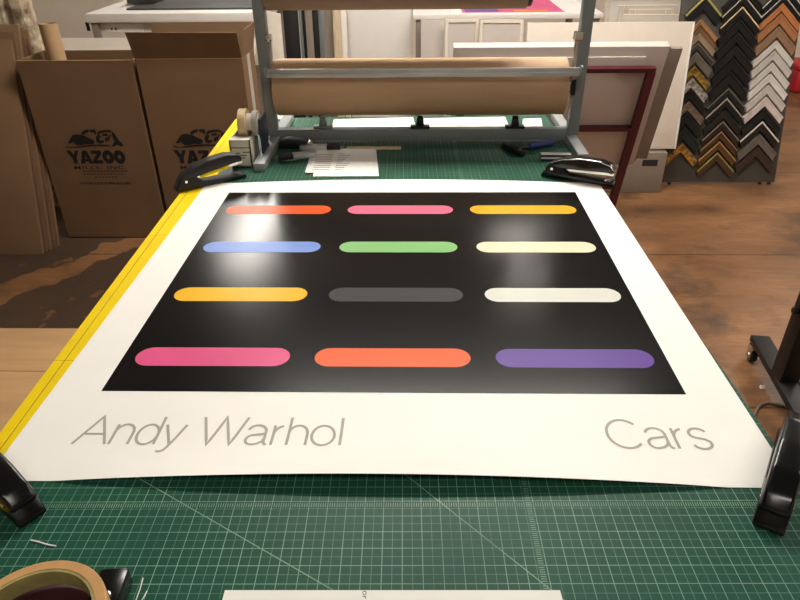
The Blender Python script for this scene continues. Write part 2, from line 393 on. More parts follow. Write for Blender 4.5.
def stroke_lettering(text, xa, xb, yb, cap, w):
    """thin even-stroke lettering laid on the paper, fitted between xa and xb on the base line yb"""
    tot = sum(GL[c][0] for c in text); kx = (xb-xa)/(tot*1.0); x = xa; bm = bmesh.new(); lay = 0
    for c in text:
        for st in GL[c][1]:
            pts = [Vector((x+p[0]*kx, yb+p[1]*cap)) for p in st]
            closed = (pts[0]-pts[-1]).length < 1e-6
            fine = [pts[0]]
            for p, q in zip(pts, pts[1:]):
                n = max(1, int((q-p).length/.012))
                fine += [p.lerp(q, k/n) for k in range(1, n+1)]
            pts = fine; prev = None; lay += 1
            for i, p in enumerate(pts):
                a = pts[i-1] if i else (pts[-2] if closed else p); b = pts[i+1] if i < len(pts)-1 else (pts[1] if closed else p)
                d1 = (p-a).normalized() if (p-a).length > 1e-9 else (b-p).normalized(); d2 = (b-p).normalized() if (b-p).length > 1e-9 else d1
                t = (d1+d2).normalized() if (d1+d2).length > 1e-6 else d1
                n = Vector((-t.y, t.x)); k = min(2.2, 1/max(.3, abs(n.dot(Vector((-d1.y, d1.x))))))
                vv = []
                for sgn in (1, -1):
                    q = p+n*sgn*w/2*k; vv.append(bm.verts.new((q.x, q.y, TZ+plift(q.x, q.y)+.0009+lay*.000004)))
                if prev: bm.faces.new((prev[1], vv[1], vv[0], prev[0]))
                prev = vv
        x += GL[c][0]*kx
    return bm
for s, xa, xb in (('Andy Warhol', -.483, -.066), ('Cars', .331, .490)):
    obj('lettering', stroke_lettering(s, xa, xb, -.567, .0625, .0044), 'ink_grey', pt)

# ------------------------------------------------------------------ staplers
def stapler(loc, rz, label, openang=.09, chrome=False, yellow=False, black='black_plastic'):
    t = thing('stapler', label, 'stapler', loc, rz, 'staplers holding the poster corners')
    w = .019
    base = B().prism([(-.030,0), (.178,0), (.181,.004), (.178,.011), (.05,.016), (.030,.034), (-.006,.036), (-.024,.014), (-.031,.006)], -w, w, .0022)
    obj('base', base, black, t, False)
    obj('anvil', B().box(.152, .170, -.009, .009, .0095, .0125, .0008), 'chrome', t, False)
    R = Matrix.Translation((0,0,.026)) @ Matrix.Rotation(-openang, 4, 'Y') @ Matrix.Translation((0,0,-.026))
    arm = B().prism([(-.020,.020), (-.021,.028), (-.004,.044), (.03,.057), (.08,.064), (.135,.062), (.166,.052), (.177,.040), (.175,.027), (.160,.030), (.02,.028)], -w+.001, w-.001, .005, R, 3)
    o = obj('arm', arm, black, t, False)
    mg = B().box(.012, .170, -.008, .008, .0195, .0305, .001, 1, R)
    obj('magazine', mg, 'chrome', t, False)
    obj('nose_plate', B().box(.166, .1765, -.011, .011, .020, .036, .001, 1, R), 'chrome', t, False)
    obj('hinge_pin', B().cyl((0,-w-.001,.026), (0,w+.001,.026), .004, 14), 'chrome', t, False)
    if chrome:
        tr = B()
        pts = [R @ Vector(p) for p in ((-.004,-w,.0435), (.03,-w,.0565), (.08,-w,.0635), (.135,-w,.0615), (.166,-w,.0515), (.1755,-w,.040), (.1735,-w,.028))]
        tr.tube(pts, .0013, 8); obj('trim', tr, 'chrome', t, False)
    if yellow:
        obj('sticker', B().box(.045, .135, -.0088, .0088, .0185, .0300, .0005, 1, R), 'yellow', t, False)
    return t
stapler((-.621, .470, TZ+.0022), .62, 'black stapler with a yellow sticker inside its jaw, beside the tape dispenser box', .13, yellow=True, black='black_matte')
stapler((.448, .571, TZ+.0024), -.47, 'black stapler with a shiny chrome trim on the far right poster corner', .05, chrome=True)
stapler((-.490, -.694, TZ+.0022), -.62+PI, 'black stapler cut off by the picture edge on the near left poster corner', .03)
stapler((.512, -.690, TZ+.0022), -2.15+PI, 'glossy black stapler on the near right poster corner, below the grey Cars lettering', .03)

# ------------------------------------------------------------------ paper roll rack and rolls
RY = .905
rk = thing('paper_roll_rack', 'grey steel paper roll rack standing on the far end of the table', 'rack', (.054, RY, TZ))
XL, XR = -.447, .569
for X in (XL, XR):
    obj('post', B().box(X-.018, X+.018, RY-.02, RY+.02, TZ+.026, 1.62, .003), 'rack_grey', rk)
    fx = -.437 if X < 0 else .563
    f = B().box(fx-.0175, fx+.0175, .612 if X < 0 else .692, 1.17, TZ, TZ+.026, .002)
    obj('foot', f, 'rack_light', rk)
lb = B().box(XL+.018, XR-.018, RY-.018, RY+.018, at_y(420, 140.5, RY-.018).z, at_y(420, 129.5, RY-.018).z, .003)
obj('lower_bar', lb, 'rack_grey', rk)
cb = B(); z0 = at_y(420, 77.3, .785).z; z1 = at_y(420, 69, .785).z
cb.box(XL+.026, XR-.028, .785, .80, z0, z0+(z1-z0)*.52, .0015); cb.box(XL+.028, XR-.030, .79, .80, z0+(z1-z0)*.45, z1, .0015)
obj('cutter_bar', cb, 'aluminium', rk)
for X, s in ((XL, 1), (XR, -1)):
    a = B().prism([(.782,z0-.004), (.80,z0-.006), (RY,1.10), (RY,1.13), (.80,z1+.006), (.782,z1+.004)], -.003, .003, .001, Matrix.Translation((X+s*.021,0,0)) @ Matrix.Rotation(PI/2, 4, 'Z'))
    obj('cutter_arm', a, 'rack_grey', rk)
    sp = B().cyl((X+s*.026, RY-.03, 1.14), (X+s*.026, RY-.012, 1.235), .006, 12); sp.box(X+s*.014, X+s*.034, RY-.034, RY-.008, 1.23, 1.25, .002)
    obj('spring', sp, 'chrome', rk)
    obj('roll_holder', B().box(X+s*.014, X+s*.022, RY-.022, RY+.022, 1.06, 1.11, .002), 'black_matte', rk)
for px in (323, 420, 515):
    c = at_y(px, 128, RY-.01); b = B(); zt = lb_z = c.z
    b.box(c.x-.032, c.x+.032, RY-.014, RY+.014, zt-.002, zt+.006, .001)
    b.prism([(c.x-.014, zt+.004), (c.x+.014, zt+.004), (c.x+.009, zt+.038), (c.x-.009, zt+.038)], RY-.006, RY+.006, .0015)
    b.cyl((c.x, RY-.012, zt+.022), (c.x, RY+.012, zt+.022), .007, 12)
    obj('guide_clip', b, 'black_matte' if px != 323 else 'steel_grey', rk)
obj('upper_shaft', B().cyl((XL+.018, RY, 1.373), (XR-.018, RY, 1.373), .012, 16), 'steel_grey', rk)

def paper_roll(name_label, xa, xb, z, r, mat, ):
    t = thing('paper_roll', name_label, 'paper roll', (xa, RY, z), group='brown paper rolls on the rack')
    obj('paper', B().ring((xa, RY, z), (xb, RY, z), r, .026, 72, .002), mat, t)
    c = B().ring((xa-.004, RY, z), (xb+.004, RY, z), .026, .0135, 32)
    obj('core', c, 'kraft_core', t)
    return t
pr = paper_roll('wide brown kraft paper roll behind the aluminium cutter bar of the rack', -.417, .524, 1.083, .089, 'kraft')
obj('axle', B().cyl((-.424, RY, 1.083), (.545, RY, 1.083), .0133, 16), 'steel_grey', pr)
ur = paper_roll('narrower dull brown paper roll at the top edge, above the wide kraft roll', -.424, .378, 1.373, .056, 'kraft_dull')
obj('end_plug', B().ring((.3795, RY, 1.373), (.392, RY, 1.373), .05, .0135, 32), 'black_matte', ur)

# ------------------------------------------------------------------ small things on the far part of the table
bx0 = (-.532, .652)
tp = thing('tape_dispenser_box', 'white cardboard tape dispenser box beside the left foot of the rack', 'dispenser', (-.497, .70, TZ))
tp_b = B()
tp_b.box(-.530, -.466, .652, .656, TZ+.0005, .985); tp_b.box(-.530, -.466, .758, .762, TZ+.0005, .985)
tp_b.box(-.530, -.526, .652, .762, TZ+.0005, .985); tp_b.box(-.470, -.466, .652, .762, TZ+.0005, .985); tp_b.box(-.530, -.466, .652, .762, TZ+.0005, TZ+.004)
tp_b.box(-.530, -.466, .652, .690, .983, .986); tp_b.box(-.530, -.466, .752, .762, .983, .986); 
obj('carton', tp_b, 'box_white', tp)
mk = B()
for z, a, b in ((.962,-.527,-.469), (.945,-.527,-.500), (.948,-.492,-.469), (.938,-.512,-.480), (.930,-.505,-.485)): mk.box(a, b, .6512, .6522, z-.0012, z+.0012)
obj('box_print', mk, 'ink_dark', tp)
obj('spindle', B().cyl((-.508,.728,1.019), (-.4465,.728,1.019), .0275, 24, .001), 'box_white', tp)
def tape_roll(label, xa, xb, y, z, ro, ri, mat, cmat):
    t = thing('tape_roll', label, 'tape roll', (xa, y, z-ro), group='tape rolls in the dispenser box')
    obj('tape', B().ring((xa,y,z), (xb,y,z), ro, ri+.002), mat, t); obj('core', B().ring((xa,y,z), (xb,y,z), ri+.002, ri), cmat, t)
tape_roll('cream masking tape roll standing up out of the white dispenser box', -.507, -.483, .728, 1.019, .0415, .03, 'masking', 'box_white')
tape_roll('grey tape roll standing up beside the cream roll in the dispenser box', -.4655, -.4485, .728, 1.016, .0385, .03, 'tape_grey', 'box_white')
bb = at_z(262, 158, TZ)
tag(obj('carton_box', B().box(-.4445, -.437, .70, .79, TZ+.0265, 1.035, .002), 'navy'), 'dark blue flat carton standing between dispenser box and rack post', 'box')
o = C.objects[-1]
# papers in front of the bar
def sheet(name, corners, z, th, mat): 
    b = B(); a = [Vector((p.x, p.y, z+th)) for p in corners]; c = [Vector((p.x, p.y, z)) for p in corners]; b.hexa(a, c); return b
def quad(px): return [at_z(x, y, TZ) for x, y in px]
prs = thing('paper_stack', 'small stack of printed white papers lying in front of the rack bar', 'papers', at_z(345, 165, TZ))
q0 = quad([(313,177.5), (379,177), (376,149), (316,152)]); q1 = quad([(305,174), (372,175), (374,148), (312,152)])
obj('under_sheets', sheet('p', q0, TZ+.0005, .003, 0), 'sheet_white', prs)
obj('top_sheet', sheet('p', q1, TZ+.0036, .0012, 0), 'paper_white', prs)
ln = B()
for k in range(9):
    t = .12+.085*k
    a = q1[0].lerp(q1[3], t); b = q1[1].lerp(q1[2], t)
    for s0, s1 in ((.10,.36), (.44,.44+.1+.035*(k % 4))):
        p, q = a.lerp(b, s0), a.lerp(b, s1); ln.box(p.x, q.x, p.y-.0012, p.y+.0012, TZ+.0048, TZ+.0051)
obj('printed_lines', ln, 'ink_dark', prs)
def loose(label, px, mat='sheet_white', z=TZ+.0006):
    return tag(obj('paper_sheet', sheet('p', [at_z(x, y, z) for x, y in px], z, .0012, 0), mat), label, 'paper', 'papers behind the rack bar')
loose('loose white paper behind the bar between the two left clips', [(331,128.8), (416,128.8), (413,117.5), (334,119.5)])
loose('long white paper behind the bar right of the middle clip', [(423,128.8), (510,128.8), (505,117), (424,118.5)])
loose('small crumpled white paper behind the bar right of the last clip', [(522,128.5), (543,128.5), (541,118.5), (523,119)])
tag(obj('metal_plate', B().box(-.50, -.452, 1.08, 1.18, TZ+.0262, TZ+.030, .001), 'label_white'), 'small white plate lying on the far end of the left rack foot', 'plate')

def knife(label, p, q, w, hmat, emat, split=.62):
    p, q = Vector(p), Vector(q); d = (q-p); L = d.length; rz = math.atan2(d.y, d.x)
    t = thing('utility_knife', label, 'knife', (p.x, p.y, p.z), rz, 'utility knives by the papers')
    obj('handle', B().prism([(0,-w*.4), (.01,-w/2), (L*split,-w/2), (L*split,w/2), (.008,w/2), (0,w*.3)], -.007, .007, .002, Matrix.Translation((0,0,.0085)) @ Matrix.Rotation(-PI/2, 4, 'X')), hmat, t, False)
    obj('grip', B().box(L*split, L*.9, -w*.55, w*.55, .001, .017, .003), emat, t, False)
    obj('blade', B().prism([(L*.9,-w*.3), (L*.97,-w*.3), (L,w*.3), (L*.9,w*.3)], -.0006, .0006, 0, Matrix.Translation((0,0,.008)) @ Matrix.Rotation(-PI/2, 4, 'X')), 'chrome', t, False)
a, b = at_z(300, 150, TZ+.001), at_z(345, 149, TZ+.001)
knife('silver utility knife with a black end, lying behind the paper stack', a, b, .032, 'aluminium', 'black_matte', .6)
a, b = at_z(316, 156, TZ+.006), at_z(274, 160.5, TZ+.006)
knife('silver utility knife with a black end, lying over the left edge of the paper stack', a, b, .030, 'aluminium', 'black_matte', .55)
a = at_z(340, 150.5, TZ); b = at_z(401, 149.5, TZ)
tag(obj('wooden_stick', B().box(a.x+.02, b.x, .812, .842, TZ+.0005, TZ+.005, .002), 'wood_pale'), 'flat pale wooden stick lying behind the papers under the rack bar', 'stick')
# black tape gun shape under the bar
a = at_z(285, 147, TZ)
tg = thing('hand_roller', 'black hand tool lying under the rack bar beside the left rack foot', 'tool', (a.x+.045, a.y-.01, TZ))
obj('body', B().prism([(-.06,0), (.055,0), (.062,.012), (.03,.03), (-.03,.036), (-.06,.025)], -.018, .018, .004, Matrix.Translation((0,0,.0005))), 'black_matte', tg, False)
obj('wheel', B().cyl((.045,-.022,.014), (.045,.022,.014), .0135, 20, .002), 'chrome', tg, False)
# blue gripped tool
a, b = at_z(514, 153, TZ), at_z(548, 147, TZ)
hm = thing('hammer', 'small hammer with a blue grip lying under the right end of the rack bar', 'hammer', (a.x, a.y, TZ), math.atan2(b.y-a.y, b.x-a.x))
hb = B().box(-.012, .012, -.028, .04, .001, .023, .004); hb.cyl((0,-.028,.012), (0,-.05,.012), .0105, 16, .002); hb.prism([(-.010,.002), (.010,.002), (.004,.018), (-.004,.018)], .04, .065, .001)
obj('head', hb, 'black_matte', hm, False)
obj('handle', B().cyl((.012,0,.012), (.06,0,.012), .008, 14), 'black_matte', hm, False)
obj('grip', B().cyl((.055,0,.0125), (.155,0,.0125), .012, 16, .004, .0105), 'blue_grip', hm, False)
a, b = at_z(541, 161, TZ), at_z(570, 160, TZ)
sb = thing('staple_box', 'dark blue and white striped staple box by the far right stapler', 'box', ((a.x+b.x)/2, a.y+.012, TZ), -.03)
hl = (b.x-a.x)/2
obj('carton', B().box(-hl, hl, -.016, .016, .0005, .02, .001), 'navy', sb, False)
sbp = B()
for y in (-.0165,): sbp.box(-hl-.0004, hl, y, y+.001, .008, .0135)
for y in (-.012, .0005): sbp.box(-hl-.0004, hl, y, y+.006, .0198, .0206)
obj('stripes', sbp, 'label_white', sb, False)
# paper scrap with thread, near left
a = at_z(44, 545, TZ)
tag(obj('paper_scrap', B().tube([at_z(x, y, TZ+.0012) for x, y in ((31,540), (38,541.5), (44,543.5), (50,545), (56,546))], .0011, 6), 'sheet_white'), 'tiny twisted white paper scrap on the mat above the tan tape roll', 'scrap')

# near edge: tape roll, tool bar, sheet
a0, a1 = at_z(0, 580, TZ), at_z(136, 574, TZ)
ang = math.atan2(a1.y-a0.y, a1.x-a0.x)
tl = thing('mat_cutter', 'black and maroon cutting tool lying under the tan tape roll', 'tool', (a1.x+.002, a1.y-.012, TZ), ang)
obj('body', B().box(-.30, -.035, -.07, 0, .0005, .020, .003), 'maroon_dark', tl, False)
obj('end_block', B().box(-.035, 0, -.06, .002, .0005, .028, .004), 'black_plastic', tl, False)
obj('screw', B().cyl((-.014,-.038,.027), (-.014,-.038,.033), .006, 16, .001), 'chrome', tl, False)
c = Vector((-.368, -.888, 0))
tt = thing('tape_roll', 'large tan packing tape roll lying over the cutting tool in the near corner', 'tape roll', (c.x, c.y, TZ+.0295), .3, tilt=Matrix.Rotation(.0, 4, 'X'))
obj('tape', B().ring((0,0,0), (0,0,.024), .079, .067, 64, .0015), 'tape_tan', tt, False)
obj('core', B().ring((0,0,.0005), (0,0,.0235), .067, .0635, 64, .0005), 'tape_core', tt, False)
for i, (p, q) in enumerate((((136,600), (143,578)), ((139,604), (147,591)))):
    tag(obj('thread', B().tube([at_z(p[0], p[1], TZ+.001), at_z((p[0]+q[0])/2+.6, (p[1]+q[1])/2, TZ+.004), at_z(q[0], q[1], TZ+.001)], .0007, 6), 'sheet_white'),
        ('longer' if i == 0 else 'shorter')+' white thread on the mat beside the black end of the cutting tool', 'thread', 'white threads')
sh = thing('paper_sheet', 'white sheet with small grey print at the bottom edge of the picture', 'paper', at_z(390, 600, TZ))
sp_ = [at_z(225, 590.5, TZ+.001), at_z(400, 588.5, TZ+.001), at_z(560, 590.5, TZ+.001)]
cs = [Vector((sp_[0].x, -.96, 0)), Vector((sp_[2].x+.01, -.96, 0)), sp_[2], sp_[0]]
obj('sheet', sheet('p', cs, TZ+.0005, .0012, 0), 'sheet_white', sh)
e = at_z(366, 592, TZ+.002)
obj('lettering', text_bm('or', .0105, .0075, (e.x-.004, e.y+.0015, TZ+.0020), (0,-1,0), (1,0,0)), 'ink_dark', sh)

# ------------------------------------------------------------------ cardboard boxes
def carton(name_lab, x0, x1, y0, y1, h, flaps, mat='cardboard', peek=0):
    t = thing('cardboard_box', name_lab, 'box', ((x0+x1)/2, (y0+y1)/2, 0), group='tall open shipping boxes')
    th = .006
    b = B(); b.box(x0, x1, y0, y0+th, .0005, h, .001, 1); b.box(x0, x1, y1-th, y1, .0005, h, .001, 1)
    b.box(x0, x0+th, y0+th, y1-th, .0005, h, .001, 1); b.box(x1-th, x1, y0+th, y1-th, .0005, h, .001, 1); b.box(x0, x1, y0, y1, .0005, .007)
    obj('body', b, mat, t)
    e = B(); e.box(x0-.0008, x1+.0008, y0-.0008, y0+th-.001, h-.001, h+.0016)
    obj('cut_edge', e, 'cardboard_edge', t)
    for f in flaps: obj('flap', B().slab(f, .005), 'cardboard_dark' if False else mat, t)
    return t
BY = 2.003
b1 = carton('tall open cardboard box holding a tube, left of the other printed box', -1.915, -1.345, BY, 2.27, .957, [])
x0, x1 = -1.325, -.802; h2 = .962
fl = [[Vector((x0,BY,h2)), Vector((x1,BY,h2)), Vector((x1-.002,BY-.03,1.085)), Vector((x0-.01,BY-.03,1.088))],
      [Vector((x1,BY+.004,h2)), Vector((x1,2.27,h2)), Vector((x1+.02,2.27,1.09)), Vector((x1+.02,BY+.03,1.088))],
      [Vector((x0,2.27,h2)), Vector((x1,2.27,h2)), Vector((x1,2.29,1.085)), Vector((x0,2.29,1.085))]]
b2 = carton('tall cardboard box with raised flaps, right of the printed box holding a tube', x0, x1, BY, 2.27, h2, fl)
obj('packing_tape', B().box(x1-.0005, x1+.0008, 2.10, 2.16, .62, .96), 'tape_grey', b2)
def logo(parent, dx, x_off):
    """black print on the front face: animal emblem, name, small lines; drawn in face coordinates (x right, z up, metres)"""
    yf = BY-.0012; b = B()
    def P(x, y): p = at_y(x, y, BY); return Vector((p.x+x_off, yf, p.z))
    a, c = P(73, 163.5), P(126, 163); h = P(68, 150.5).z-a.z
    wl = (c.x-a.x+.016)/5; ox = a.x-.012
    heavy = {'Y': [[(-.12,1), (.3,1), (.5,.66), (.68,1), (1.0,1), (.68,.42), (.68,0), (.32,0), (.32,.42)]],
             'A': [[(-.06,0), (.32,1), (.70,1), (.5,.62), (.40,.30), (.30,0)], [(.5,.62), (.70,1), (1.06,0), (.70,0), (.60,.3)], [(.36,.16), (.66,.16), (.6,.36), (.41,.36)]],
             'Z': [[(.06,1), (.94,1), (.94,.74), (.06,.74)], [(.06,0), (.94,0), (.94,.26), (.06,.26)], [(.06,.26), (.44,.26), (.94,.74), (.54,.74)]]}
    for k, ch in enumerate('YAZOO'):
        x_ = ox+k*wl
        if ch == 'O':
            n = 24
            for i in range(n):
                t0, t1 = 2*PI*i/n, 2*PI*(i+1)/n
                f = lambda t, r1, r2: Vector((x_+wl*(.5+r1*math.cos(t)), yf, a.z+h*(.5+r2*math.sin(t))))
                b.poly([f(t0,.5,.52), f(t1,.5,.52), f(t1,.15,.17), f(t0,.15,.17)])
        else:
            for pl_ in heavy[ch]: b.poly([Vector((x_+wl*p[0], yf, a.z+h*p[1])) for p in pl_])
    a, c = P(75, 169), P(127, 168.5)
    merge(b, text_bm('MILLS, INC.', c.x-a.x, .017, a, (1,0,0), (0,0,1), offset=.012, spacing=1.15))
    for (xa, xb, y, g) in ((78,128,171,1), (83,124,174,12), (95,118,177,7)):
        p, q = P(xa, y), P(xb, y); n = g
        for k in range(n):
            u0 = p.x+(q.x-p.x)*(k+.08)/n; u1 = p.x+(q.x-p.x)*(k+.8 if n > 1 else 1)/n
            b.poly([Vector((u0,yf,p.z-.002)), Vector((u1,yf,p.z-.002)), Vector((u1,yf,p.z+.002)), Vector((u0,yf,p.z+.002))])
    p, q = P(80, 184), P(130, 182.5)
    merge(b, text_bm('WWW.YAZOOMILLS.COM', q.x-p.x, .011, Vector((p.x,yf,p.z)), (1,0,0), (0,0,1), offset=.02))
    Q = lambda l: b.poly([P(40+x/5.714, 110+y/5.714) for x, y in l])
    # crouching striped animal: body, arched back, head, front leg, ground line
    Q = lambda l: b.poly([P(60+x/9.1, 124+y/9.1) for x, y in l])
    # crouching animal: dark flank, arched striped back, head, front leg, ground line
    Q([(70,172), (84,150), (112,100), (160,92), (215,104), (262,126), (300,142), (318,160), (300,186), (240,182), (200,192), (150,190), (118,160), (96,178)])
    Q([(190,92), (205,66), (240,50), (262,50), (262,72), (232,84), (215,100)])
    Q([(270,50), (318,50), (330,72), (330,98), (304,78), (270,72)])
    Q([(336,84), (360,60), (440,52), (470,60), (470,74), (430,72), (372,82), (345,104)])
    Q([(330,110), (352,96), (372,112), (358,136), (372,150), (400,146), (400,164), (372,178), (340,168), (328,140)])
    Q([(384,92), (424,84), (440,100), (428,110), (404,106), (392,116)])
    Q([(412,124), (440,118), (452,96), (462,104), (448,150), (420,164), (410,146)])
    Q([(474,66), (500,92), (530,140), (580,192), (560,204), (520,186), (494,204), (472,200), (496,160), (482,124), (468,100)])
    Q([(48,200), (100,210), (160,204), (240,192), (340,186), (440,190), (470,206), (440,202), (340,198), (240,206), (160,216), (90,216), (52,210)])
    o = obj('printed_logo', b, 'print_black', parent); o['label'] = 'black printed logo and lettering'
logo(b1, 0, 0)
logo(b2, 0, at_y(175.5, 150, BY).x-at_y(68, 150, BY).x)
# tube in the first box
tb_ = thing('cardboard_tube', 'pale cardboard mailing tube sticking out of the open printed box', 'tube', (-1.775, 2.14, .008))
obj('tube_wall', B().ring((-1.775,2.14,.008), (-1.785,2.15,1.105), .043, .039, 40, .0005), 'tube_card', tb_)
# leaning flattened boxes at far left
labs = ['frontmost flattened brown cardboard box of the stack at the left picture edge'] + [w+' flattened brown cardboard box from the front in the left-edge stack' for w in ('second', 'third', 'fourth')] + ['rearmost flattened brown cardboard box of the stack at the left picture edge']
for k in range(5):
    xr = -1.962 + .009*k; yb = 1.795+.026*k; lean = .285; hh = 1.04+.03*(k % 3)
    xl = xr-.62
    b = B().slab([Vector((xl,yb,.001)), Vector((xr,yb,.001)), Vector((xr,yb+lean*hh,hh)), Vector((xl,yb+lean*hh,hh+.015))], .019, .002)
    tag(obj('flattened_box', b, 'cardboard_dark' if k % 2 else 'cardboard'), labs[k], 'box', 'flattened cardboard boxes')
# ornate frame behind
of = thing('ornate_frame', 'tall mottled cream and brown ornate picture frame behind the flattened boxes', 'frame', (-2.3, 2.50, 0))
def rail(x0, x1, z0, z1, horiz=False):
    b = B(); y = 2.50
    if not horiz:
        w = x1-x0
        prof = [(x0,y), (x0,y-.03), (x0+.15*w,y-.055), (x0+.38*w,y-.06), (x0+.46*w,y-.03), (x0+.54*w,y-.03), (x0+.62*w,y-.065), (x0+.85*w,y-.06), (x1,y-.025), (x1,y)]
        b.prism([(p[0], p[1]) for p in prof], z0, z1, .003, Matrix(((1,0,0,0), (0,0,1,0), (0,1,0,0), (0,0,0,1))))
    else:
        w = z1-z0
        b.box(x0, x1, y-.06, y, z0, z0+.4*w, .012); b.box(x0, x1, y-.035, y, z0+.4*w, z0+.6*w); b.box(x0, x1, y-.06, y, z0+.6*w, z1, .012)
    return b
xr = at_y(33, 20, 2.46).x; wv = .235
for g in ((xr-wv, xr, .0, 1.75, False), (xr-1.0, xr-1.0+wv, .0, 1.75, False), (xr-1.0+wv, xr-wv, 1.75-wv, 1.75, True), (xr-1.0+wv, xr-wv, .0, wv, True)):
    obj('rail', rail(*g), 'ornate', of)

# tan boards on the floor
ya = 1.06
for k, (y1, y0, lab) in enumerate(((1.06, .755, 'tan wooden board lying on the floor nearest the cardboard boxes'), (.752, .2, 'tan wooden board lying on the floor beside the yellow table edge'))):
    tag(obj('wooden_board', B().box(-2.9, -.95, y0, y1, .001, .02, .002), 'tan_board'), lab, 'board', 'tan boards on the floor')

# ------------------------------------------------------------------ far benches and boards
def bench(label, x0, x1, y0, y1, z, topt, topmat, legs=True, apron=.0):
    t = thing('work_bench', label, 'bench', ((x0+x1)/2, (y0+y1)/2, 0), group='white topped benches by the back')
    obj('bench_top', B().box(x0, x1, y0, y1, z-topt, z, .004), topmat, t)
    for x in (x0+.04, x1-.04):
        for y in (y0+.04, y1-.05): obj('leg', B().box(x-.022, x+.022, y-.022, y+.022, 0, z-topt, .002), 'board_grey', t)
    if apron: obj('apron', B().box(x0+.03, x1-.03, y0+.05, y0+.07, z-topt-apron, z-topt), 'cream', t)
    return t
lz = 1.0
bl = bench('white topped bench with a dark grey mat behind the cardboard boxes', -2.12, -.95, 3.27, 4.1, lz, .055, 'bench_white', apron=.12)
lb_ = at_y(105, 24, 3.318); lc = at_y(144, 32, 3.318)
obj('paper_label', B().box(lb_.x, lc.x, 3.316, 3.3195, lc.z, min(lb_.z, lz-.056)), 'label_white', bl)
obj('bracket', B().box(at_y(87,30,3.31).x, at_y(90,30,3.31).x, 3.31, 3.319, .89, .944), 'black_matte', bl)
lbm = B()
for px in (112, 116): 
    p = at_y(px, 29, 3.314); lbm.box(p.x-.008, p.x+.004, 3.3148, 3.3162, p.z-.008, p.z+.006)
obj('label_print', lbm, 'ink_dark', bl)
tag(obj('bench_mat', B().box(-1.9, -.97, 3.42, 4.05, lz, lz+.012, .002), 'mat_grey'), 'dark grey mat lying on the bench behind the cardboard boxes', 'mat')
p = at_z(118, 9, lz)
dk = thing('dark_case', 'dark grey case standing on the bench above the printed boxes', 'case', (p.x+.12, 3.75, lz+.012))
obj('body', B().box(p.x, p.x+.2, 3.66, 3.88, lz+.012, lz+.16, .006), 'mat_grey', dk)
obj('knob', B().cyl((p.x+.17,3.66,lz+.06), (p.x+.17,3.645,lz+.06), .02, 16, .003), 'black_matte', dk)
tag(obj('leaning_board', B().slab([at_y(48,60,3.1), Vector((-1.0,3.1,at_y(130,60,3.1).z)), Vector((-1.0,3.24,at_y(130,39,3.2).z)), at_y(48,38,3.2)], .02).box(-2.2, -1.0, 3.06, 3.09, 0, .62), 'cream'), 'pale board standing in front of the bench behind the cardboard box', 'board')

bc = bench('white topped bench carrying a colourful print, behind the paper roll rack', .02, 1.235, 3.23, 4.1, .985, .03, 'bench_white')
pq = [(452,14.2), (603,14.2), (590,-18), (500,-18)]
prn = thing('art_print', 'pink, orange and purple print lying on the bench behind the rack', 'print', at_z(530, 8, .985))
zz = .9855
c4 = [Vector((.27,3.26,0)), Vector((1.19,3.26,0)), Vector((1.19,4.0,0)), Vector((.27,4.0,0))]
obj('print_sheet', sheet('p', c4, zz, .001, 0), 'paper_white', prn)
fb = B().box(.34, 1.0, 3.29, 3.92, zz+.001, zz+.0014); 
obj('pink_field', fb, 'pink', prn)
obj('purple_block', B().box(.36, .58, 3.31, 3.56, zz+.0014, zz+.0018), 'purple', prn)
obj('orange_block', B().box(.68, .90, 3.33, 3.40, zz+.0014, zz+.0018), 'orange', prn)

def standing(name, label, pa, pb, Y, th, mat, cat='board', group=None, z0=0, lean=0., cream_rail=None):
    """upright board from the floor (or z0) whose top corners show at pixels pa, pb on plane Y"""
    a, b = at_y(*pa, Y), at_y(*pb, Y)
    t = B().slab([Vector((a.x,Y-lean,z0)), Vector((b.x,Y-lean,z0)), Vector((b.x,Y,b.z)), Vector((a.x,Y,a.z))], th, .002)
    return tag(obj(name, t, mat), label, cat, group)
# boards under the bench
standing('storage_board', 'tall beige board standing at the left end under the print bench', (421,20), (444,20), 3.16, .02, 'lilac_grey', group='boards leaning at the print bench')
def framed(label, pa, pb, Y, fw=.03, lean=.1, z0=0, fmat='cream', pmat='lilac_grey', group='framed panels behind the rack'):
    a, b = at_y(*pa, Y), at_y(*pb, Y); z1 = (a.z+b.z)/2
    t = thing('framed_panel', label, 'framed panel', ((a.x+b.x)/2, Y, z0), group=group)
    sh = Matrix.Translation((0,Y,z1)) @ Matrix(((1,0,0,0), (0,1,lean/(z1-z0),0), (0,0,1,0), (0,0,0,1))) @ Matrix.Translation((0,-Y,-z1))
    ang = math.atan2(lean, z1-z0); L = (z1-z0)/math.cos(ang)
    R = Matrix.Translation((0,Y-lean,z0)) @ Matrix.Rotation(-ang, 4, 'X')
    obj('panel', B().box(a.x+fw*.8, b.x-fw*.8, .004, .016, fw*.8, L-fw*.8, 0, 2, R), pmat, t)
    for g in ((a.x, a.x+fw, 0, L), (b.x-fw, b.x, 0, L), (a.x+fw, b.x-fw, 0, fw), (a.x+fw, b.x-fw, L-fw, L)):
        obj('frame_rail', B().box(g[0], g[1], -.004, .022, g[2], g[3], .003, 1, R), fmat, t)
    return t
framed('narrow cream framed panel behind the kraft roll, right of the beige board', (445,19), (479,19), 3.08, .022)
framed('cream framed panel showing behind the kraft roll, beside the big cream canvas', (480,19.5), (524,19.5), 3.0, .022)
